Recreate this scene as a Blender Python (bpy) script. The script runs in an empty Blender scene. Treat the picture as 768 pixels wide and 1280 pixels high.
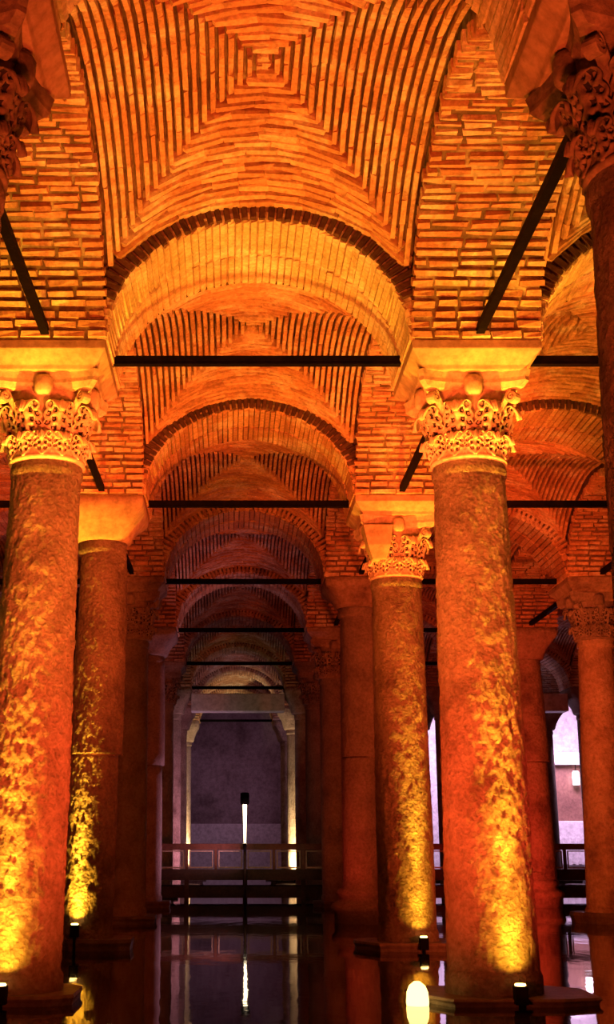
import bpy, bmesh, math, random
import numpy as np
from mathutils import Vector, Matrix, noise
from math import sin, cos, pi, sqrt, radians as R
random.seed(7)
rng = np.random.default_rng(7)
scene = bpy.context.scene
COL = scene.collection

# ------------------------------------------------------------------ camera, world, exposure
ROW0, BAY = 7.303, 6.37                      # depth of the first row of columns, distance from row to row
def row(n): return ROW0 + BAY*n
XL, XR, XR2, XR3, XLL = -2.357, 2.357, 7.32, 12.36, -7.2
cam_d = bpy.data.cameras.new('camera'); cam = bpy.data.objects.new('camera', cam_d); COL.objects.link(cam)
cam.location = (-0.326, 0.0, 1.542)
cam.rotation_euler = (R(90 + 14.51), 0, 0)
cam_d.sensor_fit = 'AUTO'; cam_d.sensor_width = 36
cam_d.lens = 1594/1280*36
cam_d.shift_x = (384 - 286)/1280
cam_d.clip_start = 0.1; cam_d.clip_end = 300
scene.camera = cam
w = bpy.data.worlds.new('world'); scene.world = w; w.use_nodes = True
w.node_tree.nodes['Background'].inputs[0].default_value = (1, .12, .05, 1)
w.node_tree.nodes['Background'].inputs[1].default_value = 0.006
vs = scene.view_settings
vs.view_transform = 'Standard'; vs.look = 'None'; vs.gamma = 1; vs.use_curve_mapping = False
vs.exposure = 0.0
scene.cycles.sample_clamp_indirect = 4
scene.cycles.caustics_reflective = False
scene.cycles.caustics_refractive = False
scene.cycles.max_bounces = 6
scene.cycles.diffuse_bounces = 3

# ------------------------------------------------------------------ lights (only the floods get housings, built below; the fills are added bare)
AMBER = (1.0, .40, .035); ORANGE = (1.0, .215, .018); REDOR = (1.0, .12, .015); WASH = (1.0, .105, .022); YEL = (1.0, .50, .025)
RED = (1.0, .05, .02); PURPLE = (.80, .34, .52); WARM = (1.0, .72, .36); MAUVE = (.9, .55, .9)
def light(name, typ, loc, target, energy, color, size=.08, spot=60, blend=.5, parent=None, size_y=None):
    l = bpy.data.lights.new(name, typ); l.energy = energy; l.color = color
    if typ == 'AREA':
        l.size = size
        if size_y: l.shape = 'RECTANGLE'; l.size_y = size_y
    else:
        l.shadow_soft_size = size
    if typ == 'SPOT': l.spot_size = R(spot); l.spot_blend = blend
    o = bpy.data.objects.new(name, l); COL.objects.link(o)
    o.location = loc
    d = Vector(target) - Vector(loc)
    o.rotation_euler = d.to_track_quat('-Z', 'Y').to_euler()
    return o
# unseen floods added in the water to light the vaults: (x, y, aim, watts, colour, cone)
FLOODS = [
    (-1.3, 10.9, (.9, 12.9, 8), 1148, AMBER, 84),
    (1.3, 10.9, (-.9, 12.9, 8), 1148, AMBER, 84),
    (0.2, 8.6, (0, 10.2, 8), 620, ORANGE, 90),
    (4.6, 10.6, (4.9, 13.0, 8), 1105, AMBER, 90),
    (-4.6, 10.6, (-4.9, 13.0, 8), 765, AMBER, 90),
    (2.60, 14.80, (1.0, 17.7, 8), 950, ORANGE, 82),
    (-2.75, 14.75, (-1.0, 17.7, 8), 950, ORANGE, 82),
    (2.85, 15.10, (5.4, 18.5, 8), 1050, ORANGE, 95),
    (-3.3, 14.6, (-4.6, 18.5, 8), 330, ORANGE, 95),
    (2.5, 21.2, (1.2, 25.0, 8), 45, REDOR, 95),
    (-2.5, 21.2, (-1.2, 25.0, 8), 45, REDOR, 95),
    (6.6, 21.2, (5.6, 24.8, 8), 420, REDOR, 95),
    (2.5, 27.4, (1.5, 30.5, 8), 25, REDOR, 95),
    (7.0, 27.4, (6.0, 31.5, 8), 130, RED, 95),
]
# narrow lamps clamped to column feet: (x, y, radius offset) filled in with the columns
# low red-orange wash over the column shafts, from unseen fill lights added low in front
light('wash_fill_light', 'SPOT', (-1.0, 8.0, .7), (2.9, 13.6, 3.3), 11500, WASH, .4, 54, .8)
light('wash_fill_light', 'SPOT', (1.0, 8.0, .7), (-2.95, 13.6, 3.3), 10500, WASH, .4, 54, .8)
light('wash_fill_light', 'SPOT', (1.0, 3.0, .8), (2.6, 7.3, 4.2), 2400, WASH, .4, 75, .7)
light('wash_fill_light', 'SPOT', (-1.0, 3.0, .8), (-2.6, 7.3, 4.4), 1800, WASH, .4, 75, .7)
light('side_fill_light', 'SPOT', (5.4, 15.2, .4), (2.5, 19.8, 3.4), 2000, WASH, .3, 80, .8)  # side fills without fixtures, added to tint and lift columns, arches and lintel
light('side_fill_light', 'SPOT', (6.0, 14.0, .5), (2.4, 14.0, 3.4), 1300, RED, .3, 90, .8)
light('side_fill_light', 'SPOT', (0.7, 16.2, .5), (-2.3, 13.7, 4.0), 800, RED, .3, 90, .8)
light('side_fill_light', 'SPOT', (5.2, 22.4, .4), (7.3, 27, 3.0), 260, REDOR, .3, 90, .8)
light('side_fill_light', 'SPOT', (5.2, 29.5, .4), (7.3, 32.8, 2.2), 480, RED, .3, 110, .8)
light('side_fill_light', 'SPOT', (1.2, 24.4, .4), (2.4, 26.2, 2.5), 80, RED, .3, 100, .8)
light('side_fill_light', 'SPOT', (0.4, 34.6, .5), (-2.4, 33.5, 3.5), 520, PURPLE, .3, 120, .8)
light('side_fill_light', 'SPOT', (-.5, 21.6, .4), (-2.6, 27.5, 3.0), 60, REDOR, .3, 80, .8)
light('side_fill_light', 'SPOT', (-.3, 43.0, .5), (-2.5, 47.0, 3.0), 620, PURPLE, .3, 100, .8)
light('side_fill_light', 'SPOT', (.8, 30.0, .4), (2.5, 33.5, 3.0), 40, REDOR, .3, 80, .8)
light('side_fill_light', 'SPOT', (-.4, 48.0, .6), (0, 46, 7.5), 70, MAUVE, .3, 120, .8)
light('side_fill_light', 'SPOT', (.6, 41.2, .5), (0, 45.3, 6.3), 120, WARM, .3, 50, .8)
light('hall_lamp_light', 'AREA', (0, 66, 5.5), (0, 72, 3), 50, PURPLE, 2.5)

# ------------------------------------------------------------------ materials
def mat(name, build):
    m = bpy.data.materials.new(name); m.use_nodes = True
    nt = m.node_tree; b = nt.nodes['Principled BSDF']
    def N(t, **kw):
        n = nt.nodes.new(t)
        for k, v in kw.items():
            if hasattr(n, k) and k not in ('Scale', 'Detail', 'Roughness'): setattr(n, k, v)
            else: n.inputs[k].default_value = v
        return n
    build(nt, b, N, nt.links.new)
    return m
def ramp(N, stops):
    n = N('ShaderNodeValToRGB'); e = n.color_ramp.elements
    while len(e) < len(stops): e.new(.5)
    for i, (p, c) in enumerate(stops): e[i].position = p; e[i].color = (*c, 1)
    return n
def brick_mat(name, dark, mid, lightc, patch, patch_amt):
    def f(nt, b, N, L):
        oi = N('ShaderNodeObjectInfo'); g = N('ShaderNodeNewGeometry')
        ad = N('ShaderNodeMath', operation='ADD'); L(oi.outputs['Random'], ad.inputs[0]); L(g.outputs['Random Per Island'], ad.inputs[1])
        fr = N('ShaderNodeMath', operation='FRACT'); L(ad.outputs[0], fr.inputs[0])
        rp = ramp(N, [(0, dark), (.5, mid), (1, lightc)]); L(fr.outputs[0], rp.inputs[0])
        tc = g.outputs['Position']
        n1 = N('ShaderNodeTexNoise', Scale=1.3, Detail=6.0, Roughness=.65); L(tc, n1.inputs['Vector'])
        pr = ramp(N, [(.5, (0, 0, 0)), (.66, (patch_amt,)*3)]); L(n1.outputs[0], pr.inputs[0])
        n2 = N('ShaderNodeTexNoise', Scale=16.0, Detail=8.0, Roughness=.7); L(tc, n2.inputs['Vector'])
        m1 = N('ShaderNodeMixRGB'); m1.inputs[2].default_value = (*patch, 1)
        L(pr.outputs[0], m1.inputs[0]); L(rp.outputs[0], m1.inputs[1])
        gr = ramp(N, [(.3, (.5,)*3), (.6, (1.05,)*3)]); L(n2.outputs[0], gr.inputs[0])
        m2 = N('ShaderNodeMixRGB', blend_type='MULTIPLY'); m2.inputs[0].default_value = 1
        L(m1.outputs[0], m2.inputs[1]); L(gr.outputs[0], m2.inputs[2])
        L(m2.outputs[0], b.inputs['Base Color'])
        b.inputs['Roughness'].default_value = .85; b.inputs['Specular IOR Level'].default_value = .25
        bp = N('ShaderNodeBump'); bp.inputs['Strength'].default_value = .8; bp.inputs['Distance'].default_value = .02
        L(n2.outputs[0], bp.inputs['Height']); L(bp.outputs[0], b.inputs['Normal'])
    return mat(name, f)
M_BRICK = brick_mat('brick', (.48, .23, .12), (.60, .32, .17), (.74, .44, .25), (.84, .74, .55), .8)
M_SHADE = brick_mat('shaded_brick', (.075, .035, .022), (.10, .045, .028), (.14, .065, .04), (.12, .08, .05), .5)  # brick darkened to paint recess shade on the arch teeth
M_PLAST = brick_mat('limewashed_brick', (.64, .48, .27), (.70, .53, .31), (.76, .58, .35), (.88, .82, .66), .9)
def rough_mat(name, c0, c1, c2, scale, bump, dist, detail_scale=14, rough=.8, spec=.3):
    def f(nt, b, N, L):
        tc = N('ShaderNodeNewGeometry').outputs['Position']
        n1 = N('ShaderNodeTexNoise', Scale=scale, Detail=8.0, Roughness=.65); L(tc, n1.inputs['Vector'])
        rp = ramp(N, [(.3, c0), (.5, c1), (.7, c2)]); L(n1.outputs[0], rp.inputs[0])
        n2 = N('ShaderNodeTexNoise', Scale=detail_scale, Detail=9.0, Roughness=.68); L(tc, n2.inputs['Vector'])
        gr = ramp(N, [(.33, (.55,)*3), (.6, (1.05,)*3)]); L(n2.outputs[0], gr.inputs[0])
        m2 = N('ShaderNodeMixRGB', blend_type='MULTIPLY'); m2.inputs[0].default_value = .8
        L(rp.outputs[0], m2.inputs[1]); L(gr.outputs[0], m2.inputs[2])
        L(m2.outputs[0], b.inputs['Base Color'])
        b.inputs['Roughness'].default_value = rough; b.inputs['Specular IOR Level'].default_value = spec
        bp = N('ShaderNodeBump'); bp.inputs['Strength'].default_value = bump; bp.inputs['Distance'].default_value = dist
        L(n2.outputs[0], bp.inputs['Height']); L(bp.outputs[0], b.inputs['Normal'])
    return mat(name, f)
M_MORTAR = rough_mat('old_mortar', (.09, .05, .03), (.20, .12, .07), (.60, .48, .32), 1.6, .8, .03)
M_VMORTAR = rough_mat('shaded_vault_mortar', (.05, .022, .012), (.16, .08, .042), (.36, .22, .12), .8, .8, .03)  # shadow of the gaps between vault courses put into the mortar colour
M_LIME = rough_mat('lime_mortar', (.34, .23, .14), (.44, .31, .19), (.56, .42, .28), 2.2, .8, .03)
def pitted(m):
    nt = m.node_tree; L = nt.links.new; bp = next(n for n in nt.nodes if n.type == 'BUMP'); g = next(n for n in nt.nodes if n.type == 'NEW_GEOMETRY')
    a = nt.nodes.new('ShaderNodeTexNoise'); a.inputs['Scale'].default_value = 30; a.inputs['Detail'].default_value = 5; a.inputs['Roughness'].default_value = .75
    v = nt.nodes.new('ShaderNodeTexVoronoi'); v.inputs['Scale'].default_value = 22
    L(g.outputs['Position'], a.inputs['Vector']); L(g.outputs['Position'], v.inputs['Vector'])
    s_ = nt.nodes.new('ShaderNodeMath'); s_.operation = 'ADD'; L(a.outputs[0], s_.inputs[0])
    q = nt.nodes.new('ShaderNodeMath'); q.operation = 'MULTIPLY'; q.inputs[1].default_value = .8; L(v.outputs['Distance'], q.inputs[0]); L(q.outputs[0], s_.inputs[1])
    b2 = nt.nodes.new('ShaderNodeBump'); b2.inputs['Strength'].default_value = 1; b2.inputs['Distance'].default_value = .035
    L(s_.outputs[0], b2.inputs['Height']); L(bp.outputs[0], b2.inputs['Normal'])
    L(b2.outputs[0], nt.nodes['Principled BSDF'].inputs['Normal'])
    return m
M_STONE = rough_mat('weathered_marble', (.20, .12, .09), (.50, .36, .27), (.62, .48, .37), 1.5, 1.0, .05, 15)
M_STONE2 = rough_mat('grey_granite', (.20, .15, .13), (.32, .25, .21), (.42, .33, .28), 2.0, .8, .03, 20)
M_PIT = pitted(rough_mat('pitted_marble', (.20, .115, .085), (.48, .34, .25), (.60, .46, .35), 1.5, 1.0, .05, 15))
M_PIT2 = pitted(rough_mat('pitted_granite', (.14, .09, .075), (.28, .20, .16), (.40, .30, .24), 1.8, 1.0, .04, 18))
M_PALE = rough_mat('pale_marble', (.32, .20, .135), (.46, .31, .205), (.54, .39, .27), 2.4, .6, .02, 10)
M_CARVE = rough_mat('carved_marble', (.42, .30, .21), (.60, .45, .32), (.68, .53, .39), 4, .5, .015, 18)
M_CARVE2 = rough_mat('stained_carved_marble', (.10, .07, .055), (.24, .16, .11), (.42, .30, .20), 3.2, .7, .02, 18)
M_HOLE = rough_mat('shade_in_drill_holes', (.02, .012, .008), (.035, .02, .012), (.06, .035, .02), 4, .5, .01, 18)  # dark of the drilled hollows painted in
M_PLINTH = rough_mat('wet_plinth_stone', (.10, .07, .055), (.17, .12, .09), (.24, .17, .13), 2.5, .8, .03, 12, .45)
M_WALL = rough_mat('stained_plaster', (.14, .10, .10), (.34, .28, .29), (.46, .40, .42), .55, .4, .03, 6)
M_WHITE = rough_mat('white_plaster', (.68, .66, .68), (.78, .76, .78), (.82, .80, .82), 1, .2, .01, 6)
M_PANEL = rough_mat('brown_wood_panel', (.16, .08, .06), (.22, .11, .08), (.28, .15, .10), 1.2, .2, .01, 9, .5)
M_WOOD = rough_mat('dark_deck_wood', (.035, .018, .012), (.055, .028, .018), (.08, .04, .025), 4, .4, .01, 14, .6)
M_RAIL = rough_mat('red_brown_rail_wood', (.10, .035, .02), (.14, .05, .03), (.19, .07, .04), 4, .3, .01, 14, .5)
M_BRASS = rough_mat('pale_rail_frame', (.40, .28, .19), (.46, .33, .23), (.52, .38, .27), 4, .2, .01, 14, .5)
M_IRON = rough_mat('black_iron', (.003, .002, .002), (.005, .003, .003), (.010, .006, .005), 6, .4, .01, 20, .7, .06)
def emis(name, col, s):
    def f(nt, b, N, L):
        b.inputs['Base Color'].default_value = (*col, 1)
        b.inputs['Emission Color'].default_value = (*col, 1); b.inputs['Emission Strength'].default_value = s
    return mat(name, f)
M_LENS = emis('lamp_lens', (1, .55, .12), 14)
M_DOME = emis('lamp_dome', (1, .66, .16), 5)
M_TUBE = emis('lamp_tube', (1, .78, .48), 5)
M_BULB = emis('lamp_bulb', (1, .80, .9), 4)
def water_f(nt, b, N, L):
    b.inputs['Base Color'].default_value = (.010, .005, .004, 1); b.inputs['Roughness'].default_value = .035
    b.inputs['IOR'].default_value = 1.6
    tc = N('ShaderNodeNewGeometry').outputs['Position']
    mp = N('ShaderNodeMapping'); mp.inputs['Scale'].default_value = (1, .55, 1); L(tc, mp.inputs[0])
    n = N('ShaderNodeTexNoise', Scale=3.0, Detail=2.0); L(mp.outputs[0], n.inputs['Vector'])
    bp = N('ShaderNodeBump'); bp.inputs['Strength'].default_value = .10; bp.inputs['Distance'].default_value = .02
    L(n.outputs[0], bp.inputs['Height']); L(bp.outputs[0], b.inputs['Normal'])
M_WATER = mat('still_dark_water', water_f)

# ------------------------------------------------------------------ object helpers
def link(name, me, parent=None, m=None):
    o = bpy.data.objects.new(name, me); COL.objects.link(o)
    if m is not None and me is not None and not me.materials: me.materials.append(m)
    if parent is not None: o.parent = parent
    return o
def tag(o, label=None, cat=None, group=None, kind=None):
    if label: o['label'] = label
    if cat: o['category'] = cat
    if group: o['group'] = group
    if kind: o['kind'] = kind
    return o
def empty(name, loc, label, cat, group=None):
    o = bpy.data.objects.new(name, None); COL.objects.link(o); o.location = loc; o.empty_display_size = .2
    return tag(o, label, cat, group)
def mesh(name, v, f, smooth=False):
    me = bpy.data.meshes.new(name); me.from_pydata([tuple(p) for p in v], [], f); me.update()
    if smooth: me.polygons.foreach_set('use_smooth', [True]*len(me.polygons))
    return me
class MB:
    def __init__(s): s.v = []; s.f = []
    def add(s, v, f):
        k = len(s.v); s.v += [tuple(p) for p in v]; s.f += [tuple(i + k for i in q) for q in f]; return s
    def box(s, x0, x1, y0, y1, z0, z1):
        return s.add([(x0, y0, z0), (x1, y0, z0), (x1, y1, z0), (x0, y1, z0), (x0, y0, z1), (x1, y0, z1), (x1, y1, z1), (x0, y1, z1)],
                     [(3, 2, 1, 0), (4, 5, 6, 7), (0, 1, 5, 4), (1, 2, 6, 5), (2, 3, 7, 6), (3, 0, 4, 7)])
    def frustum(s, rings):                      # rings: lists of equal length, bottom to top, capped
        n = len(rings[0]); v = [p for r in rings for p in r]; f = []
        for k in range(len(rings) - 1):
            for i in range(n):
                j = (i + 1) % n; f.append((k*n + i, k*n + j, (k + 1)*n + j, (k + 1)*n + i))
        f.append(tuple(range(n - 1, -1, -1))); f.append(tuple((len(rings) - 1)*n + i for i in range(n)))
        return s.add(v, f)
    def lathe(s, prof, n=48, disp=None, cx=0, cy=0):
        rings = []
        for (r, z) in prof:
            ring = []
            for i in range(n):
                a = 2*pi*i/n; rr = r + (disp(a, z, r) if disp else 0)
                ring.append((cx + rr*cos(a), cy + rr*sin(a), z))
            rings.append(ring)
        return s.frustum(rings)
    def build(s, name, m, parent=None, smooth=False, bevel=0):
        me = mesh(name, s.v, s.f, smooth)
        if bevel:
            bm = bmesh.new(); bm.from_mesh(me)
            bmesh.ops.bevel(bm, geom=bm.edges[:], offset=bevel, segments=2, affect='EDGES', profile=.6)
            bm.to_mesh(me); bm.free()
        return link(name, me, parent, m)
# brick shapes: unit boxes with a worn, chamfered face on +z (the face towards the room), shared by all bricks
def brick_variant(seed, ch=.09):
    r = random.Random(seed); j = lambda a: r.uniform(-a, a)*1.5
    v = []
    for (x, y) in ((-.5, -.5), (.5, -.5), (.5, .5), (-.5, .5)): v.append((x, y, -.5))
    for (x, y) in ((-.5, -.5), (.5, -.5), (.5, .5), (-.5, .5)): v.append((x + j(.025), y + j(.07), .22 + j(.1)))
    for (x, y) in ((-.5, -.5), (.5, -.5), (.5, .5), (-.5, .5)): v.append((x*(1 - ch*.5) + j(.02), y*(1 - ch*2.6) + j(.05), .5 + j(.07)))
    f = [(8, 9, 10, 11)]
    for a in (0, 4):
        for i in range(4): f.append((a + i, a + (i + 1) % 4, a + 4 + (i + 1) % 4, a + 4 + i))
    return v, f
VAR = [brick_variant(k) for k in range(6)]
BM = {}
def brick_meshes(m):
    if m.name not in BM:
        out = []
        for v, f in VAR:
            me = mesh('brick', v, f); me.materials.append(m); out.append(me)
        BM[m.name] = out
    return BM[m.name]
def frame(p, t, n, ln, wd, th):
    t = t.normalized(); n = (n - t*n.dot(t)).normalized(); c = n.cross(t)
    return Matrix(((t.x*ln, c.x*wd, n.x*th, p.x), (t.y*ln, c.y*wd, n.y*th, p.y), (t.z*ln, c.z*wd, n.z*th, p.z), (0, 0, 0, 1)))
def lay(frames, m, parent, limit=0, name='brick'):
    """the first `limit` bricks as objects of their own, the rest joined into one part"""
    ms = brick_meshes(m)
    for M in frames[:limit]:
        o = bpy.data.objects.new(name, random.choice(ms)); COL.objects.link(o)
        o.parent = parent; o.matrix_basis = M
    rest = frames[limit:]
    if rest:
        vs_, fs, k = [], [], 0
        for M in rest:
            v, f = random.choice(VAR); A = np.array(M); P = np.array(v) @ A[:3, :3].T + A[:3, 3]
            vs_.append(P); fs += [tuple(i + k for i in q) for q in f]; k += len(v)
        me = mesh('brickwork', np.concatenate(vs_).tolist(), fs); me.materials.append(m)
        o = link('brickwork', me, parent); o['kind'] = 'stuff'
ORD = ['first', 'second', 'third', 'fourth', 'fifth', 'sixth', 'seventh', 'eighth', 'ninth', 'tenth']

# ------------------------------------------------------------------ brick shell: arches and vaults
ZS, RISE, TY, TX, RING = 6.80, 1.42, .80, .70, .24      # spring height, arch rise, half thicknesses, ring depth
def ell(hw, rise, n):
    """n points equally spaced along a half ellipse from +x to -x: (x, z, tx, tz)"""
    th = np.linspace(0, pi, 4001); x = hw*np.cos(th); z = rise*np.sin(th)
    s = np.concatenate([[0], np.cumsum(np.hypot(np.diff(x), np.diff(z)))])
    t = np.interp((np.arange(n) + .5)/n*s[-1], s, th)
    out = []
    for a in t:
        T = Vector((-hw*sin(a), 0, rise*cos(a))).normalized()
        out.append((hw*cos(a), rise*sin(a), T.x, T.z))
    return out, s[-1]/n
def arch_core(hw, rise, half, top, n=40):
    """solid ring between the soffit and a flat-ish back, extruded along local y (-half..half)"""
    mb = MB(); v = []; f = []
    for i in range(n + 1):
        a = pi*i/n; x, z = hw*cos(a), rise*sin(a)
        x2, z2 = (hw + RING)*cos(a), (rise + RING + top)*sin(a) + .02
        x2 = max(-hw, min(hw, x2)) if abs(x2) > hw else x2
        for y in (-half, half): v += [(x, y, z), (x2, y, z2)]
    for i in range(n):
        b, c = 4*i, 4*(i + 1)
        f += [(b, b + 2, c + 2, c), (b + 1, c + 1, c + 3, b + 3), (b, c, c + 1, b + 1), (b + 2, b + 3, c + 3, c + 2)]
    return mb.add(v, f)
def cross_arch(xa, xb, n, where, detail, ind):
    """arch across an aisle at row n between column lines xa and xb"""
    xc, hw, yc = (xa + xb)/2, (xb - xa)/2 - TX, row(n)
    core = arch_core(hw, RISE, TY - .01, .02)
    for (px) in (-hw - .30, hw + .30):            # haunch above each half pier
        core.box(min(px, px/abs(px)*hw) - (.0 if px < 0 else 0), max(px, px/abs(px)*hw), -TY + .03, TY - .03, 0, RISE + .1)
    root = core.build('brick_arch', M_LIME if n < 2 else M_MORTAR)
    root.location = (xc, yc, ZS)
    tag(root, f'round brick arch with dark toothed edge across {where} at {ORD[n]} column row', None, None, 'structure')
    fr = []
    pts, pitch = ell(hw, RISE, 56 if detail else 44)
    for (x, z, tx, tz) in pts:
        N = Vector((-tz, 0, tx)); N = N if N.z < 0 else -N      # towards the opening
        for (y0, y1) in ((-TY, .03), (.06, TY)):
            g = random.uniform(-.004, .004)
            p = Vector((x, (y0 + y1)/2, z)) - N*(.035 + g)
            fr.append(frame(p, Vector((0, 1, 0)), N, y1 - y0, pitch*random.uniform(.90, .99), .12))
    lay(fr, M_PLAST if n < 2 else M_BRICK, root, ind[0])
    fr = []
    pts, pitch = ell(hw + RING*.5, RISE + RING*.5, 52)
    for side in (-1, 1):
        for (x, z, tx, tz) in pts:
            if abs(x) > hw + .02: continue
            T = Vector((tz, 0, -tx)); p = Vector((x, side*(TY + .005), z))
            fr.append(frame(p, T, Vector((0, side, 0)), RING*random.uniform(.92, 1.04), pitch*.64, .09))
    lay(fr, M_SHADE if detail else M_BRICK, root, ind[1])
    return root
def long_arch(xc, n, where, detail, ind):
    """arch along the column line xc from row n to row n+1"""
    yc, hw = row(n) + BAY/2, BAY/2 - TY
    core = arch_core(hw, RISE, TX - .03, .02)
    root = core.build('brick_arch', M_MORTAR)
    root.location = (xc, yc, ZS); root.rotation_euler = (0, 0, R(90))
    # local x -> world y, local y -> world -x
    tag(root, f'broad brick arch springing from {where} towards the next column row', None, None, 'structure')
    nc = 54
    pts, pitch = ell(hw, RISE, nc)
    fr = []
    for k, (x, z, tx, tz) in enumerate(pts):
        N = Vector((-tz, 0, tx)); N = N if N.z < 0 else -N
        y = -TX - random.uniform(0, .03); end = TX + random.uniform(0, .03)
        ln = random.uniform(.18, .38)
        while y < end - .05:
            y1 = min(y + ln, end)
            if end - y1 < .12: y1 = end
            g = random.uniform(-.028, .016)
            p = Vector((x, (y + y1)/2, z)) - N*(.038 + g) + Vector((tx, 0, tz))*random.uniform(-.007, .007)
            fr.append((x, frame(p, Vector((random.uniform(-.03, .03), 1, random.uniform(-.03, .03))), N, y1 - y - random.uniform(.008, .05), pitch*random.uniform(.54, .76), .13)))
            y = y1; ln = random.uniform(.24, .42)
    fr.sort(key=lambda q: -q[0])                # the half that faces down the aisle to the picture's side first
    lay([q[1] for q in fr], M_BRICK, root, ind)
    return root
def vault(xa, xb, n, where, detail, ind):
    """low domed groin vault over the bay between rows n and n+1"""
    xc, yc = (xa + xb)/2, row(n) + BAY/2
    hx, hy = (xb - xa)/2 - TX, BAY/2 - TY
    ax_ = hx + RING
    cz = 1.60*sqrt(1 - (hx/ax_)**2)             # height of the corners
    ay = hy/sqrt(1 - (cz/1.60)**2)
    def S(u, v, up=0):
        zx = 1.60*sqrt(max(0, 1 - (u*hx/ax_)**2)); zy = 1.60*sqrt(max(0, 1 - (v*hy/ay)**2))
        return Vector((u*hx, v*hy, max(zx, zy) + .22*(1 - u*u)*(1 - v*v) + up))
    G = 36; v = []; f = []
    for i in range(G + 1):
        for j in range(G + 1):
            p = S(-1.0 + 2*i/G, -1.0 + 2*j/G, .075); v.append((p.x*1.02, p.y*1.01, p.z))
    for i in range(G):
        for j in range(G):
            a = i*(G + 1) + j; f.append((a, a + 1, a + G + 2, a + G + 1))
    root = MB().add(v, f).build('ceiling', M_VMORTAR, None, True)
    root.location = (xc, yc, ZS)
    tag(root, f'low domed brick vault in concentric squares over {where}', None, None, 'structure')
    NR = 19; fr = []
    for k in range(NR):
        t = (k + .5)/NR
        for side in range(4):
            def P(s, tt):
                return (S(s, tt), S(s, -tt), S(tt, s), S(-tt, s))[side]
            s = -t + random.uniform(0, .05); half = (hx if side < 2 else hy)
            while s < t - .01:
                ln = random.uniform(.26, .42)/half
                s1 = min(s + ln, t)
                if t - s1 < .10/half: s1 = t
                sm = (s + s1)/2
                p0 = P(s, t); p1 = P(s1, t); pm = P(sm, t)
                q0 = P(sm, max(0, t - .5/NR)); q1 = P(sm, t + .49/NR if t + .49/NR <= 1 else t)
                T = p1 - p0; C = q1 - q0
                Nn = T.cross(C); Nn = Nn if Nn.z < 0 else -Nn
                wd = C.length
                pm = (p0 + p1)/2*.5 + pm*.5
                g = random.uniform(-.014, .010)
                fr.append((t if side == 0 else (t*.9 if side > 1 else t*.4), frame(pm - Nn.normalized()*(.03 + g), T, Nn, max(.04, T.length + .006), wd*random.uniform(.58, .76), .13)))
                s = s1
    for side in range(2):                        # the closing bricks at the crown
        pm = S(0, 0); fr.append((2, frame(pm + Vector((0, (side - .5)*.07, .02)), Vector((1, 0, 0)), Vector((0, 0, -1)), .12, .05, .1)))
    fr.sort(key=lambda q: -q[0])
    lay([q[1] for q in fr], M_BRICK, root, ind)
    return root
def pier(x, n, where):
    """the block of masonry on an impost, between four arches"""
    mb = MB().box(-TX + .03, TX - .03, -TY + .03, TY - .03, 0, RISE + .2)
    root = mb.build('brick_pier', M_MORTAR); root.location = (x, row(n), ZS)
    tag(root, f'brick pier block above {where}', None, None, 'structure')

# ------------------------------------------------------------------ columns
def leaf_mesh(name, h, r0, r1, wid, curl, zb, m):
    """one acanthus leaf hugging the bell, tip curling outward; faces local -y, axis of column at origin"""
    nu, nv = 31, 36; v = []; hol = []
    HOLES = ((.30, .24), (.34, .44), (.32, .63), (.70, .36), (.68, .55), (.28, .80), (.66, .74))
    def pt(u, s, off):
        if s < .70:
            q = s/.70; r = r0 + (r1 - r0)*q**1.5; z = zb + h*.88*q
        else:
            a = (s - .70)/.30*pi*1.1
            r = r1 + curl*(1 - cos(a))*.9; z = zb + h*.88 + h*.15*sin(a) - max(0, a - pi*.5)*.03
        lob = .84 + .16*abs(sin(s*pi*4.5 + .3))
        taper = (1 - .12*s) if s < .66 else max(.12, .92*(1 - ((s - .66)/.36)**2.2))
        x = u*wid*lob*taper
        rib = .020*math.exp(-(u/.16)**2) - .016*u*u + .006*cos(abs(u)*11 - s*24)
        hole = 0
        for (hu, hs) in HOLES:
            d2 = ((abs(u) - hu)/.15)**2 + ((s - hs)/.055)**2
            hole += math.exp(-d2*d2)
        if off > 0: hol.append(hole)
        rr = r + rib - .045*hole if off > 0 else r - .04
        ang = x/max(.2, r)
        return (rr*sin(ang), -rr*cos(ang), z)
    for off in (1, -1):
        for j in range(nv):
            for i in range(nu): v.append(pt(-1 + 2*i/(nu - 1), j/(nv - 1), off))
    f = []; K = nu*nv; mi = []
    for j in range(nv - 1):
        for i in range(nu - 1):
            a = j*nu + i; f.append((a, a + 1, a + nu + 1, a + nu)); b = a + K; f.append((b, b + nu, b + nu + 1, b + 1))
            mi += [1 if max(hol[a], hol[a + 1], hol[a + nu], hol[a + nu + 1]) > .72 else 0, 0]
    for j in range(nv - 1):
        for i in (0, nu - 1):
            a = j*nu + i; q = (a, a + nu, a + nu + K, a + K); f.append(q if i == 0 else q[::-1])
    for i in range(nu - 1):
        for j in (0, nv - 1):
            a = j*nu + i; q = (a, a + K, a + 1 + K, a + 1); f.append(q if j == 0 else q[::-1])
    me = mesh(name, v, f, True); me.materials.append(m); me.materials.append(M_HOLE)
    me.polygons.foreach_set('material_index', mi + [0]*(len(f) - len(mi)))
    return me
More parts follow.
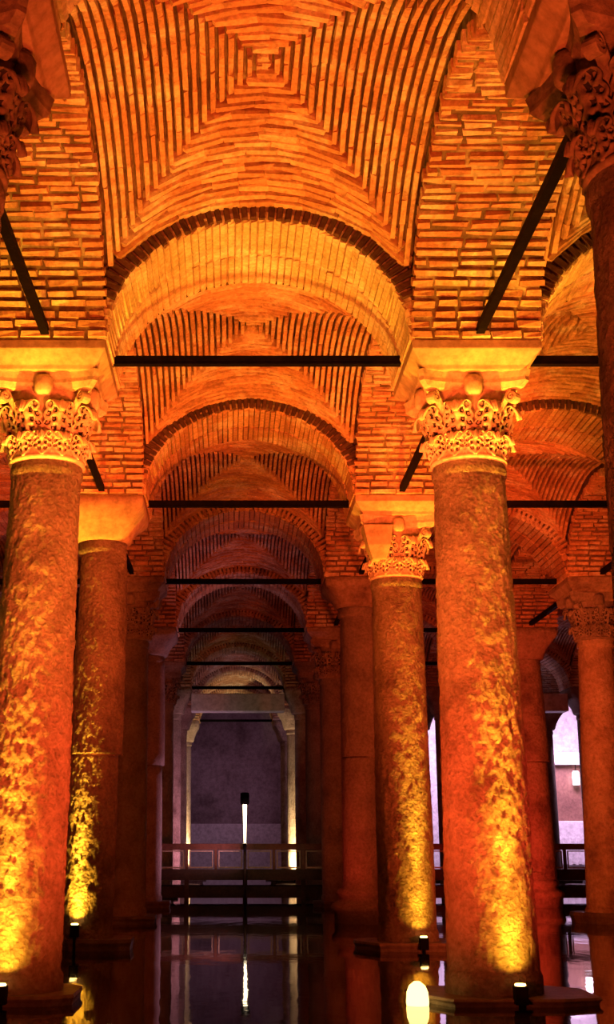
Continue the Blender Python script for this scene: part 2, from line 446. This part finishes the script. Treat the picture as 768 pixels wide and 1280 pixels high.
def volute_mesh(m):
    """spiral scroll, disc axis along y, centred at origin, with a stalk curving down and inwards (-x)"""
    mb = MB()
    for k in range(26):                          # spiral band built of short boxes
        a0, a1 = k*.48, (k + 1)*.48
        ra, rb_ = .105*(1 - k/30), .105*(1 - (k + 1)/30)
        t = .032
        q = []
        for (a, r) in ((a0, ra), (a1, rb_)):
            for (rr, y) in ((r, -.055), (r, .055), (max(.005, r - t), .065), (max(.005, r - t), -.065)):
                q.append((rr*cos(a + 1.6), y, rr*sin(a + 1.6)))
        mb.add(q, [(0, 1, 5, 4), (1, 2, 6, 5), (2, 3, 7, 6), (3, 0, 4, 7), (3, 2, 1, 0), (4, 5, 6, 7)])
    for k in range(6):                           # stalk
        p = lambda s: (-.02 - .26*s**.8, .085 - .36*s)
        (xa, za), (xb, zb) = p(k/6), p((k + 1)/6)
        mb.add([(xa, -.05, za), (xa, .05, za), (xa - .05, .05, za - .03), (xa - .05, -.05, za - .03), (xb, -.05, zb), (xb, .05, zb), (xb - .05, .05, zb - .03), (xb - .05, -.05, zb - .03)],
               [(0, 1, 5, 4), (1, 2, 6, 5), (2, 3, 7, 6), (3, 0, 4, 7), (3, 2, 1, 0), (4, 5, 6, 7)])
    me = mesh('volute', mb.v, mb.f, False); me.materials.append(m); return me
def abacus_ring(half, conc, z, n=10):
    """square with concave sides and clipped corners"""
    pts = []; cl = .10
    for k in range(4):
        a = k*pi/2
        for i in range(n + 1):
            s = -1 + 2*i/n
            x = s*(half - cl*.5); y = -(half - conc*(1 - s*s))
            pts.append((x*cos(a) - y*sin(a), x*sin(a) + y*cos(a), z))
    return pts
CAPM = {}
def capital_meshes(m, holes=True):
    if m.name not in CAPM:
        CAPM[m.name] = dict(low=leaf_mesh('acanthus_leaf', .25, .415, .465, .128, .034, 5.62, m),
                            up=leaf_mesh('acanthus_leaf', .40, .43, .515, .198, .050, 5.80, m), vol=volute_mesh(m))
    return CAPM[m.name]
def corinthian(root, m, mi, top, n_side=32, broken=False):
    bell = MB().lathe([(.40, 5.58), (.425, 5.60), (.425, 5.63), (.40, 5.65), (.405, 5.9), (.43, 6.15), (.47, 6.36), (.47, 6.40)], n_side).build('capital', m, root, True)
    cm = capital_meshes(m)
    for k in range(12):
        o = link('acanthus_leaf', cm['low'], bell); o.rotation_euler = (0, 0, k*pi/6)
    for k in range(8):
        o = link('acanthus_leaf', cm['up'], bell); o.rotation_euler = (0, 0, (k + .5)*pi/4)
    if broken:                                   # one corner lost and made good with a smooth plain block
        q = lambda x0, x1, y0, y1, z: [(x0, y0, z), (x1, y0, z), (x1, y1, z), (x0, y1, z)]
        MB().frustum([q(-.42, -.20, -.50, -.25, 5.84), q(-.50, -.14, -.60, -.25, 6.05), q(-.57, -.10, -.63, -.2, 6.37)]).build('plain_block', mi, bell, False, .012)
    for k in range(4):
        if broken and k == 2: continue
        o = link('volute', cm['vol'], bell); a = pi/4 + k*pi/2
        o.location = (.63*cos(a), .63*sin(a), 6.27); o.scale = (.85, .9, .85); o.rotation_euler = (0, 0, a)
    ab = MB().frustum([abacus_ring(.55, .12, 6.36), abacus_ring(.60, .12, 6.42), abacus_ring(.60, .12, 6.46), abacus_ring(.62, .12, 6.54)]).build('abacus', m, bell)
    for k in range(4):
        bo = MB().frustum([[(.10*x*q, .10*y*q, z) for (x, y) in [(cos(t*pi/6), sin(t*pi/6)) for t in range(12)]] for (q, z) in ((.75, 0), (1.05, .04), (1.1, .17), (.85, .22))])
        o = bo.build('boss', m, bell, True); a = k*pi/2
        o.location = (.47*sin(a), -.47*cos(a), 6.28)
    sq = lambda hx, hy, z: [(-hx, -hy, z), (hx, -hy, z), (hx, hy, z), (-hx, hy, z)]
    return MB().frustum([sq(.56, .60, 6.53), sq(.58, .62, 6.58), sq(TX, TY, top - .10), sq(TX, TY, top)]).build('impost_block', mi, root, False, .012)
def cushion(root, m, neck, top):
    """plain block capital: round below, square above"""
    rings = []; N = 40
    for q in (0, .05, .12, .25, .45, .7, .85, 1.0):
        z = neck + (top - neck)*q; ring = []
        e = min(1, q*1.35)
        for i in range(N):
            a = 2*pi*(i + .5)/N; c, s = cos(a), sin(a)
            rc = .425 + .03*(q > .04) + .10*q
            k = 1/max(abs(c)/ (.50 + .20*e), abs(s)/(.55 + .25*e))
            r = rc*(1 - e) + k*e
            ring.append((r*c, r*s, z))
        rings.append(ring)
    return MB().frustum(rings).build('capital', m, root, True)
def shaft(root, m, z0, z1, r0, r1, amp, seed, nside=40, name='shaft', fine=True, lean=0, zt=5.6):
    nz = max(8, int((z1 - z0)/(.025 if fine else .25)))
    off = Vector((seed*7.3, seed*3.1, 0))
    def d(a, z, r):
        p = Vector((cos(a), sin(a), z)) + off
        if not fine: return amp*.5*noise.noise(p*1.5)
        return amp*(noise.noise(p*1.1)*.8 + noise.noise(p*4.2)*.7 + noise.noise(p*9)*.8 + noise.noise(p*17)*.8 + noise.noise(p*29)*.5 + min(0, noise.noise(p*5.0 + Vector((5, 5, 5))) + .22)*3.2)
    prof = [(r0 + (r1 - r0)*i/nz + .012*sin(pi*i/nz), z0 + (z1 - z0)*i/nz) for i in range(nz + 1)]
    mb = MB().lathe(prof, nside, d)
    mb.v = [(x + lean*max(0, 1 - z/zt), y, z) for (x, y, z) in mb.v]
    return mb.build(name, m, root, True)
def column(x, n, label, style, rb, rt, m=None, mcap=None, mimp=None, neck=5.62, top=ZS, joint=None, base='slab', slab=(1.05, .8, .14), amp=.008, fine=False, dx=0, lean=0, broken=False):
    m = m or M_STONE
    root = empty('column', (x, row(n), 0), label, 'column'); root['kind'] = 'thing'
    ns = 144 if fine else 28
    if joint:
        shaft(root, m, -.2, joint - .012, rb, rb + (rt - rb)*.45, amp, n*3 + x, ns, 'shaft_drum', fine, lean)
        o = shaft(root, m, joint + .012, neck, rb + .03 + (rt - rb)*.45, rt, amp, n*5 + x, ns, 'shaft_drum', fine, lean); o.location.x = .03
        MB().lathe([(rb*.93, joint - .03), (rb*.93, joint + .03)], 28, None, lean*(1 - joint/5.6)).build('joint_bed', M_MORTAR, root)
    else:
        shaft(root, m, -.2, neck, rb, rt, amp, n*3 + x, ns, 'shaft', fine, lean)
    MB().lathe([(rt - .01, neck - .20), (rt + .025, neck - .17), (rt + .03, neck - .10), (rt + .015, neck - .04), (rt + .035, neck)], 40).build('neck_ring', m, root, True)
    if style == 'corinthian': corinthian(root, mcap or M_CARVE, mimp or M_PALE, top, 32, broken)
    else: cushion(root, mcap or M_PALE, neck, top)
    if base == 'slab':
        sx, sy, hz = slab
        MB().lathe([(rb + .01, -.2), (rb + .03, .12), (rb + .03, .24), (rb + .0, .30)], 40, None, lean).build('foot_ring', m, root, True)
        rs = []
        for z, q in ((-.25, .93), (hz*.35, .97), (hz*.7, 1.0), (hz, .985)):
            rs.append([(sx*q*c_ + dx, sy*q*s_, z) for (c_, s_) in ((-1, .0), (-.62, -1), (.55, -1), (1, -.72), (1, .6), (.7, 1), (-.7, 1), (-1, .5))])
        MB().frustum(rs).build('plinth', M_PLINTH, root)
    elif base == 'attic':
        prof = [(rb + .20, -.2), (rb + .20, .18), (rb + .24, .22), (rb + .27, .29), (rb + .24, .36), (rb + .15, .40), (rb + .10, .46), (rb + .13, .51), (rb + .16, .57), (rb + .12, .63), (rb + .04, .67), (rb + .02, .80), (rb - .01, .84)]
        MB().lathe(prof, 44).build('moulded_base', m, root, True)
    return root
def foot_lamp(x, y, label, watts, col=YEL, z=.03, beams=((0, 65, 8, .035), (0, 28, 6, .17), (-.02, 11, 3.8, 1.1), (-.05, 7, 3.4, .8))):
    """small uplight clamped on a column foot"""
    root = empty('uplight', (x, y, 0), label, 'lamp')
    MB().box(-.065, .065, -.06, .06, z, z + .17).build('housing', M_IRON, root, False, .01)
    MB().box(-.02, .02, -.02, .09, -.05, z).build('bracket', M_IRON, root)
    MB().lathe([(.05, z + .17), (.055, z + .18), (.048, z + .19)], 20).build('lens', M_LENS, root, True)
    for (k, half, tilt, q) in beams:             # one wide flood and narrower long-throw beams in the same housing
        light('uplight_light', 'SPOT', (x, y + k, z + .20), (x, y + k + sin(R(tilt)), z + .20 + cos(R(tilt))), watts*q, col, .02, half*2, 1.0)
    return root

# -- the columns the picture shows
C = column
C(XR, 0, 'nearest column, cut off by right edge of picture, with dark stained leafy capital', 'corinthian', .44, .385, M_PIT, mcap=M_CARVE2, mimp=M_PALE, amp=.010, fine=True)
C(XL + .2, 0, 'nearest column at top left corner, only its leafy capital in view', 'corinthian', .44, .385, mcap=M_CARVE2, amp=.010, fine=True)
C(XR, 1, 'stout pitted column with leafy capital, right of central aisle, on flat plinth slab', 'corinthian', .462, .385, M_PIT, amp=.011, fine=True, slab=(.92, .62, .075), dx=.05)
C(XL, 1, 'stout pitted column with leafy capital at left edge, lit yellow from its foot', 'corinthian', .455, .375, M_PIT, amp=.012, fine=True, slab=(.62, .6, .10), lean=-.13, dx=-.1)
C(XR, 2, 'smooth orange column with chipped leafy capital, just left of stout right column', 'corinthian', .43, .385, M_PIT, amp=.007, fine=True, slab=(.80, .6, .12), broken=True)
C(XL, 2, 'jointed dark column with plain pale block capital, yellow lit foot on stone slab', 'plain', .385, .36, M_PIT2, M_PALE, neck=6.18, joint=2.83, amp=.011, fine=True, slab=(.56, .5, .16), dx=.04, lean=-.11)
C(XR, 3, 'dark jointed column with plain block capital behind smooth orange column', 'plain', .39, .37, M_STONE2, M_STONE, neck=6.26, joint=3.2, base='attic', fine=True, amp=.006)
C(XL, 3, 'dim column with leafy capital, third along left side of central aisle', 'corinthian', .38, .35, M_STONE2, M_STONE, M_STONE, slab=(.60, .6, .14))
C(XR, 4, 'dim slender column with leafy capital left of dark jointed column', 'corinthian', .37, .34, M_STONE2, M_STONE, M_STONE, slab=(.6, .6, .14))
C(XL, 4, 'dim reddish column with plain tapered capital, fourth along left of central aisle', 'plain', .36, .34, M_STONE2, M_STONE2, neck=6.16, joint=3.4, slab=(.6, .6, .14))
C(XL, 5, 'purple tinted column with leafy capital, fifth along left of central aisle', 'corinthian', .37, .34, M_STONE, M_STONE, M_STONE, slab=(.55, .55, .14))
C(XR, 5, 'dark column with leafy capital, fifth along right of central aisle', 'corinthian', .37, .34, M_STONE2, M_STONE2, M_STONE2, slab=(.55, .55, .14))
for n in (6, 7, 8):
    C(XL, n, f'purple lit column with plain capital, {ORD[n]} along left of central aisle', 'plain', .36, .34, M_STONE, M_STONE, neck=5.9)
    C(XR, n, f'dim column with plain capital, {ORD[n]} along right of central aisle', 'plain', .36, .34, M_STONE, M_STONE, neck=5.9)
C(XR2, 1, 'column out at right behind nearest column, holding right aisle arches', 'plain', .40, .37)
C(XR2, 2, 'column behind nearest right column, second row of right aisle', 'plain', .40, .37)
C(XR2, 3, 'orange column with leafy capital near right edge, standing on dark slab', 'corinthian', .385, .35, M_STONE, M_STONE2, M_STONE, amp=.006, fine=True, slab=(.72, .6, .20), dx=-.1, lean=-.16)
C(XR2, 4, 'dark red jointed column with plain capital and moulded base', 'plain', .365, .345, M_STONE, M_STONE, neck=6.06, joint=3.49, base='attic', fine=True, amp=.005, lean=.12)
for n in (5, 6, 7, 8):
    C(XR2, n, f'dim column with plain capital between right aisles, {ORD[n]} row', 'plain', .36, .34, M_STONE, M_STONE, neck=5.9)
for n in (5, 6, 7, 8):
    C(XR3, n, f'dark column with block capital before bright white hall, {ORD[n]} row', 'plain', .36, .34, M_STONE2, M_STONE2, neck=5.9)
for n in (1, 2, 3, 4):
    C(XLL, n, f'column of outer left row, {ORD[n]} along, mostly hidden', 'plain', .38, .35)

# -- piers, arches and vaults
NAMES = {XL: 'left aisle column', XR: 'right aisle column', XR2: 'outer right column', XR3: 'farthest right column', XLL: 'outer left column'}
for (x, rows) in ((XL, range(0, 9)), (XR, range(0, 9)), (XR2, range(1, 9)), (XR3, range(5, 9)), (XLL, range(1, 5))):
    for n in rows: pier(x, n, f'{NAMES[x]} of {ORD[n]} row')
for n in range(0, 9):
    ind = {1: (112, 100), 2: (112, 100), 0: (0, 100)}.get(n, (0, 0))
    cross_arch(XL, XR, n, 'central aisle', n < 3, ind)
for n in range(1, 9): cross_arch(XR, XR2, n, 'right aisle', n < 3, (112, 90) if n == 2 else (0, 40 if n == 1 else 0))
for n in range(1, 5): cross_arch(XLL, XL, n, 'left aisle', n < 3, (0, 0))
for n in range(5, 9): cross_arch(XR2, XR3, n, 'outer right aisle', False, (0, 0))
for n in range(0, 8):
    k = 300 if n < 2 else 0
    long_arch(XL, n, f'left aisle column of {ORD[n]} row', n < 2, k)
    long_arch(XR, n, f'right aisle column of {ORD[n]} row', n < 2, k)
for n in range(1, 8): long_arch(XR2, n, f'outer right column of {ORD[n]} row', False, 150 if n == 2 else 0)
for n in range(5, 8): long_arch(XR3, n, f'farthest right column of {ORD[n]} row', False, 0)
for n in range(1, 4): long_arch(XLL, n, f'outer left column of {ORD[n]} row', False, 0)
for n in range(0, 8): vault(XL, XR, n, f'central aisle beyond {ORD[n]} column row', n < 2, 300 if n < 2 else 0)
for n in range(0, 8): vault(XR, XR2, n, f'right aisle beyond {ORD[n]} column row', n < 2, 150 if n in (1,) else 0)
for n in range(0, 4): vault(XLL, XL, n, f'left aisle beyond {ORD[n]} column row', False, 0)
for n in range(5, 8): vault(XR2, XR3, n, f'outer right aisle beyond {ORD[n]} column row', False, 0)
vault(XL, XR, -1, 'central aisle above picture taker', False, 0)

# -- iron tie rods
def rod(x0, y0, x1, y1, z, label):
    d = Vector((x1 - x0, y1 - y0, 0)); ln = d.length
    mb = MB().box(0, ln, -.035, .035, -.045, .045)
    mb.box(0, ln, -.045, .045, -.06, -.045)
    o = mb.build('tie_rod', M_IRON); o.location = (x0, y0, z); o.rotation_euler = (0, 0, math.atan2(d.y, d.x))
    tag(o, label, 'tie rod', 'iron tie rods between the arches')
for n in range(1, 9):
    rod(XL + TX - .1, row(n), XR - TX + .1, row(n), 6.87, f'black iron tie rod across central aisle at {ORD[n]} column row')
for n in range(1, 8):
    rod(XR + TX - .1, row(n), XR2 - TX + .1, row(n), 6.87, f'black iron tie rod across right aisle at {ORD[n]} column row')
for n in range(1, 4):
    rod(XLL + TX - .1, row(n), XL - TX + .1, row(n), 6.87, f'black iron tie rod across left aisle at {ORD[n]} column row')
for n in range(0, 5):
    rod(XR, row(n) + TY - .1, XR + .03, row(n + 1) - TY + .1, 6.9, f'black iron tie rod running away along right columns beyond {ORD[n]} row')
    rod(XL, row(n) + TY - .1, XL + .05, row(n + 1) - TY + .1, 6.9, f'black iron tie rod running away along left columns beyond {ORD[n]} row')
for n in range(2, 5):
    rod(XR2, row(n) + TY - .1, XR2, row(n + 1) - TY + .1, 6.9, f'black iron tie rod along outer right columns beyond {ORD[n]} row')

# ------------------------------------------------------------------ water, far walls, lintels
o = MB().add([(-30, -12, 0), (40, -12, 0), (40, 90, 0), (-30, 90, 0)], [(0, 1, 2, 3)]).build('floor', M_WATER)
tag(o, 'still dark water flooding the hall, mirroring columns and lamps', None, None, 'structure')
o = MB().box(-14, 20, 71.6, 72.0, -.3, 9.5).build('wall_back', M_WALL)
tag(o, 'far stained plaster wall in dim purple light', None, None, 'structure')
o = MB().box(-14, 20, 71.2, 71.62, -.3, 2.5).build('trim_1', M_WHITE); tag(o, 'pale ledge along foot of far wall', None, None, 'structure')
def lintel(x0, x1, n, label):
    o = MB().box(x0, x1, row(n) - .35, row(n) + .35, 6.0, 6.62).build('lintel_beam', M_WHITE, None, False, .03)
    tag(o, label, 'beam')
lintel(XL + .71, XR - .71, 6, 'pale plastered lintel beam across far end of central aisle')
lintel(XR2 + .71, XR3 - .71, 6, 'pale lintel beam in front of bright hall at right')

# -- white hall behind the outer right aisle
yh = 55.5
h = MB(); h.box(7.5, 20, yh + 1.75, yh + 1.9, -.2, 8).build('wall_right', M_WHITE)['kind'] = 'structure'
tag(bpy.data.objects['wall_right'], 'white plastered wall of bright hall far right', None, None, 'structure')
dr = empty('panelled_opening', (14.0, yh, 0), 'white framed opening with brown panel in bright hall at right', 'doorway')
MB().box(-.95, -.80, -.1, .1, 0, 5.2).build('jamb', M_WHITE, dr); MB().box(.82, .97, -.1, .1, 0, 5.2).build('jamb', M_WHITE, dr)
MB().box(-.95, .97, -.12, .12, 4.75, 5.25).build('head_beam', M_WHITE, dr)
MB().box(-.80, .82, .3, .4, 2.2, 4.75).build('panel', M_PANEL, dr)
MB().box(-.80, .82, -.2, .4, .6, 2.4).build('counter', M_WHITE, dr, False, .02)
for k in range(6): MB().box(-.72 + k*.26, -.60 + k*.26, -.24, -.2, .65, 1.7).build('counter_slat', M_WHITE, dr)
pl = empty('pendant_lamp', (14.5, yh, 3.9), 'white shaded lamp hanging in opening of bright hall', 'lamp')
MB().lathe([(.14, 0), (.15, .05), (.15, .5), (.10, .58)], 24).build('lamp_shade', M_BULB, pl, True)
MB().box(-.015, .015, -.015, .015, .55, .86).build('cord', M_IRON, pl)
light('hall_lamp_light', 'AREA', (13.6, 52.6, 6.2), (13.8, 56, 2.5), 700, MAUVE, 1.5)
light('hall_lamp_light', 'AREA', (9.0, 54.0, 6.2), (8.6, 57, 2.5), 260, MAUVE, 1.2)
light('hall_lamp_light', 'SPOT', (10.5, 48.5, 1.2), (10.8, 45.5, 6.4), 260, MAUVE, .3, 120, .8)

# ------------------------------------------------------------------ timber walkway crossing the far water
wk = empty('walkway', (0, 36.0, 0), 'dark timber walkway with railing crossing the water at far end', 'walkway')
X0, X1 = -2.6, 13.4
MB().box(X0, X1, -.60, .60, .60, .80).build('deck', M_WOOD, wk)
MB().box(X0, X1, -.66, -.60, .56, .84).build('fascia', M_WOOD, wk)
MB().box(X0, X1, -.55, -.40, .10, .40).build('cross_beam', M_WOOD, wk)
MB().box(X0, X1, .40, .55, .10, .40).build('cross_beam', M_WOOD, wk)
MB().box(X0, X1, -.64, -.52, 1.34, 1.50).build('handrail', M_RAIL, wk, False, .01)
xs = [X0 + .05] + [-1.45 + .78*k for k in range(-1, 19) if X0 < -1.45 + .78*k < X1 - .1]
for k, x in enumerate(xs):
    MB().box(x - .04, x + .04, -.62, -.54, .80, 1.36).build('post', M_RAIL, wk)
    if k % 2 == 0: MB().box(x - .06, x + .06, -.62, -.50, -.3, .62).build('pile', M_WOOD, wk)
    if k + 1 < len(xs):
        x2 = xs[k + 1]; fr = MB(); a, b = x + .07, x2 - .07
        if b - a > .2:
            fr.box(a, b, -.60, -.56, .86, .90); fr.box(a, b, -.60, -.56, 1.29, 1.32)
            fr.box(a, a + .03, -.60, -.56, .90, 1.29); fr.box(b - .03, b, -.60, -.56, .90, 1.29)
            fr.build('rail_frame', M_BRASS, wk)
light('walkway_edge_fill', 'AREA', (.1, 34.6, 1.2), (.1, 35.4, 1.05), 2.5, WARM, 3.4, size_y=.2)  # unseen strip of light added before the railing to lift its frames
pt = empty('post_lamp', (.11, 35.27, .8), 'slim glowing post lamp with dark cap on railing of walkway', 'lamp')
MB().lathe([(.04, -.8), (.04, .55)], 12).build('pole', M_WOOD, pt, True)
MB().lathe([(.05, .7), (.03, .72), (.055, 1.70), (.055, 1.74)], 20).build('lamp_tube', M_TUBE, pt, True)
MB().lathe([(.04, .5), (.05, .72)], 12).build('lamp_socket', M_IRON, pt, True)
MB().lathe([(.10, 1.72), (.12, 1.76), (.12, 2.02), (.08, 2.04)], 20).build('lamp_cap', M_IRON, pt, True)
# lamps at the feet of far columns either side of the walkway
foot_lamp(XL + .12, row(8) - .95, 'small lamp at foot of far left column, glowing white behind railing', 2200, WARM, beams=((0, 40, 32, 1),))
foot_lamp(XR - .1, row(7) - .95, 'small lamp at foot of far right column, glowing white behind railing', 2200, WARM, beams=((0, 40, 32, 1),))

# ------------------------------------------------------------------ lamps clamped to the near columns
foot_lamp(XR + .13, row(1) - .63, 'small black uplight clamped at foot of stout right column', 3000)
foot_lamp(XL - .17, row(1) - .62, 'small black uplight clamped at foot of left edge column', 3000)
foot_lamp(XR + .15, row(2) - .58, 'small uplight at foot of smooth orange column', 2000)
foot_lamp(XL - .22, row(2) - .49, 'small glowing uplight at foot of jointed dark column', 2300, z=.20)
gl = empty('dome_lamp', (1.52, 13.25, 0), 'glowing dome lamp in water beside plinth tip of stout right column', 'lamp')
MB().lathe([(.05, -.3), (.06, -.10), (.09, -.08), (.09, -.05)], 16).build('stand', M_IRON, gl, True)
MB().lathe([(.10, -.06), (.112, .03), (.105, .12), (.08, .18), (.03, .22)], 20).build('lens', M_DOME, gl, True)
# housings for the added floods
def fill_flood(i, x, y, aim, watts, col, cone):
    root = empty('fill_flood', (x, y, 0), None, 'lamp', 'added floods aimed up at the vaults')
    where = ['near water before left column', 'near water before right column', 'near water in mid aisle', 'near water of right aisle', 'near water of left aisle',
             'behind stout right column', 'behind left edge column', 'behind and right of stout right column', 'behind and left of left edge column',
             'behind smooth orange column', 'behind jointed left column', 'right aisle behind smooth orange column', 'behind dark jointed column', 'right aisle behind dark jointed column'][i]
    root['label'] = f'added unseen black flood aimed up at vault, {where}'
    MB().box(-.14, .14, -.10, .10, -.25, .02).build('stand', M_IRON, root)
    MB().lathe([(.11, .02), (.14, .05), (.14, .10), (.13, .11)], 20).build('housing', M_IRON, root, True)
    MB().lathe([(.115, .108), (.115, .115)], 20).build('lens', M_LENS, root)
    light('fill_flood_light', 'SPOT', (x, y, .2), aim, watts, col, .10, cone, .7)
for i, a in enumerate(FLOODS): fill_flood(i, *a)
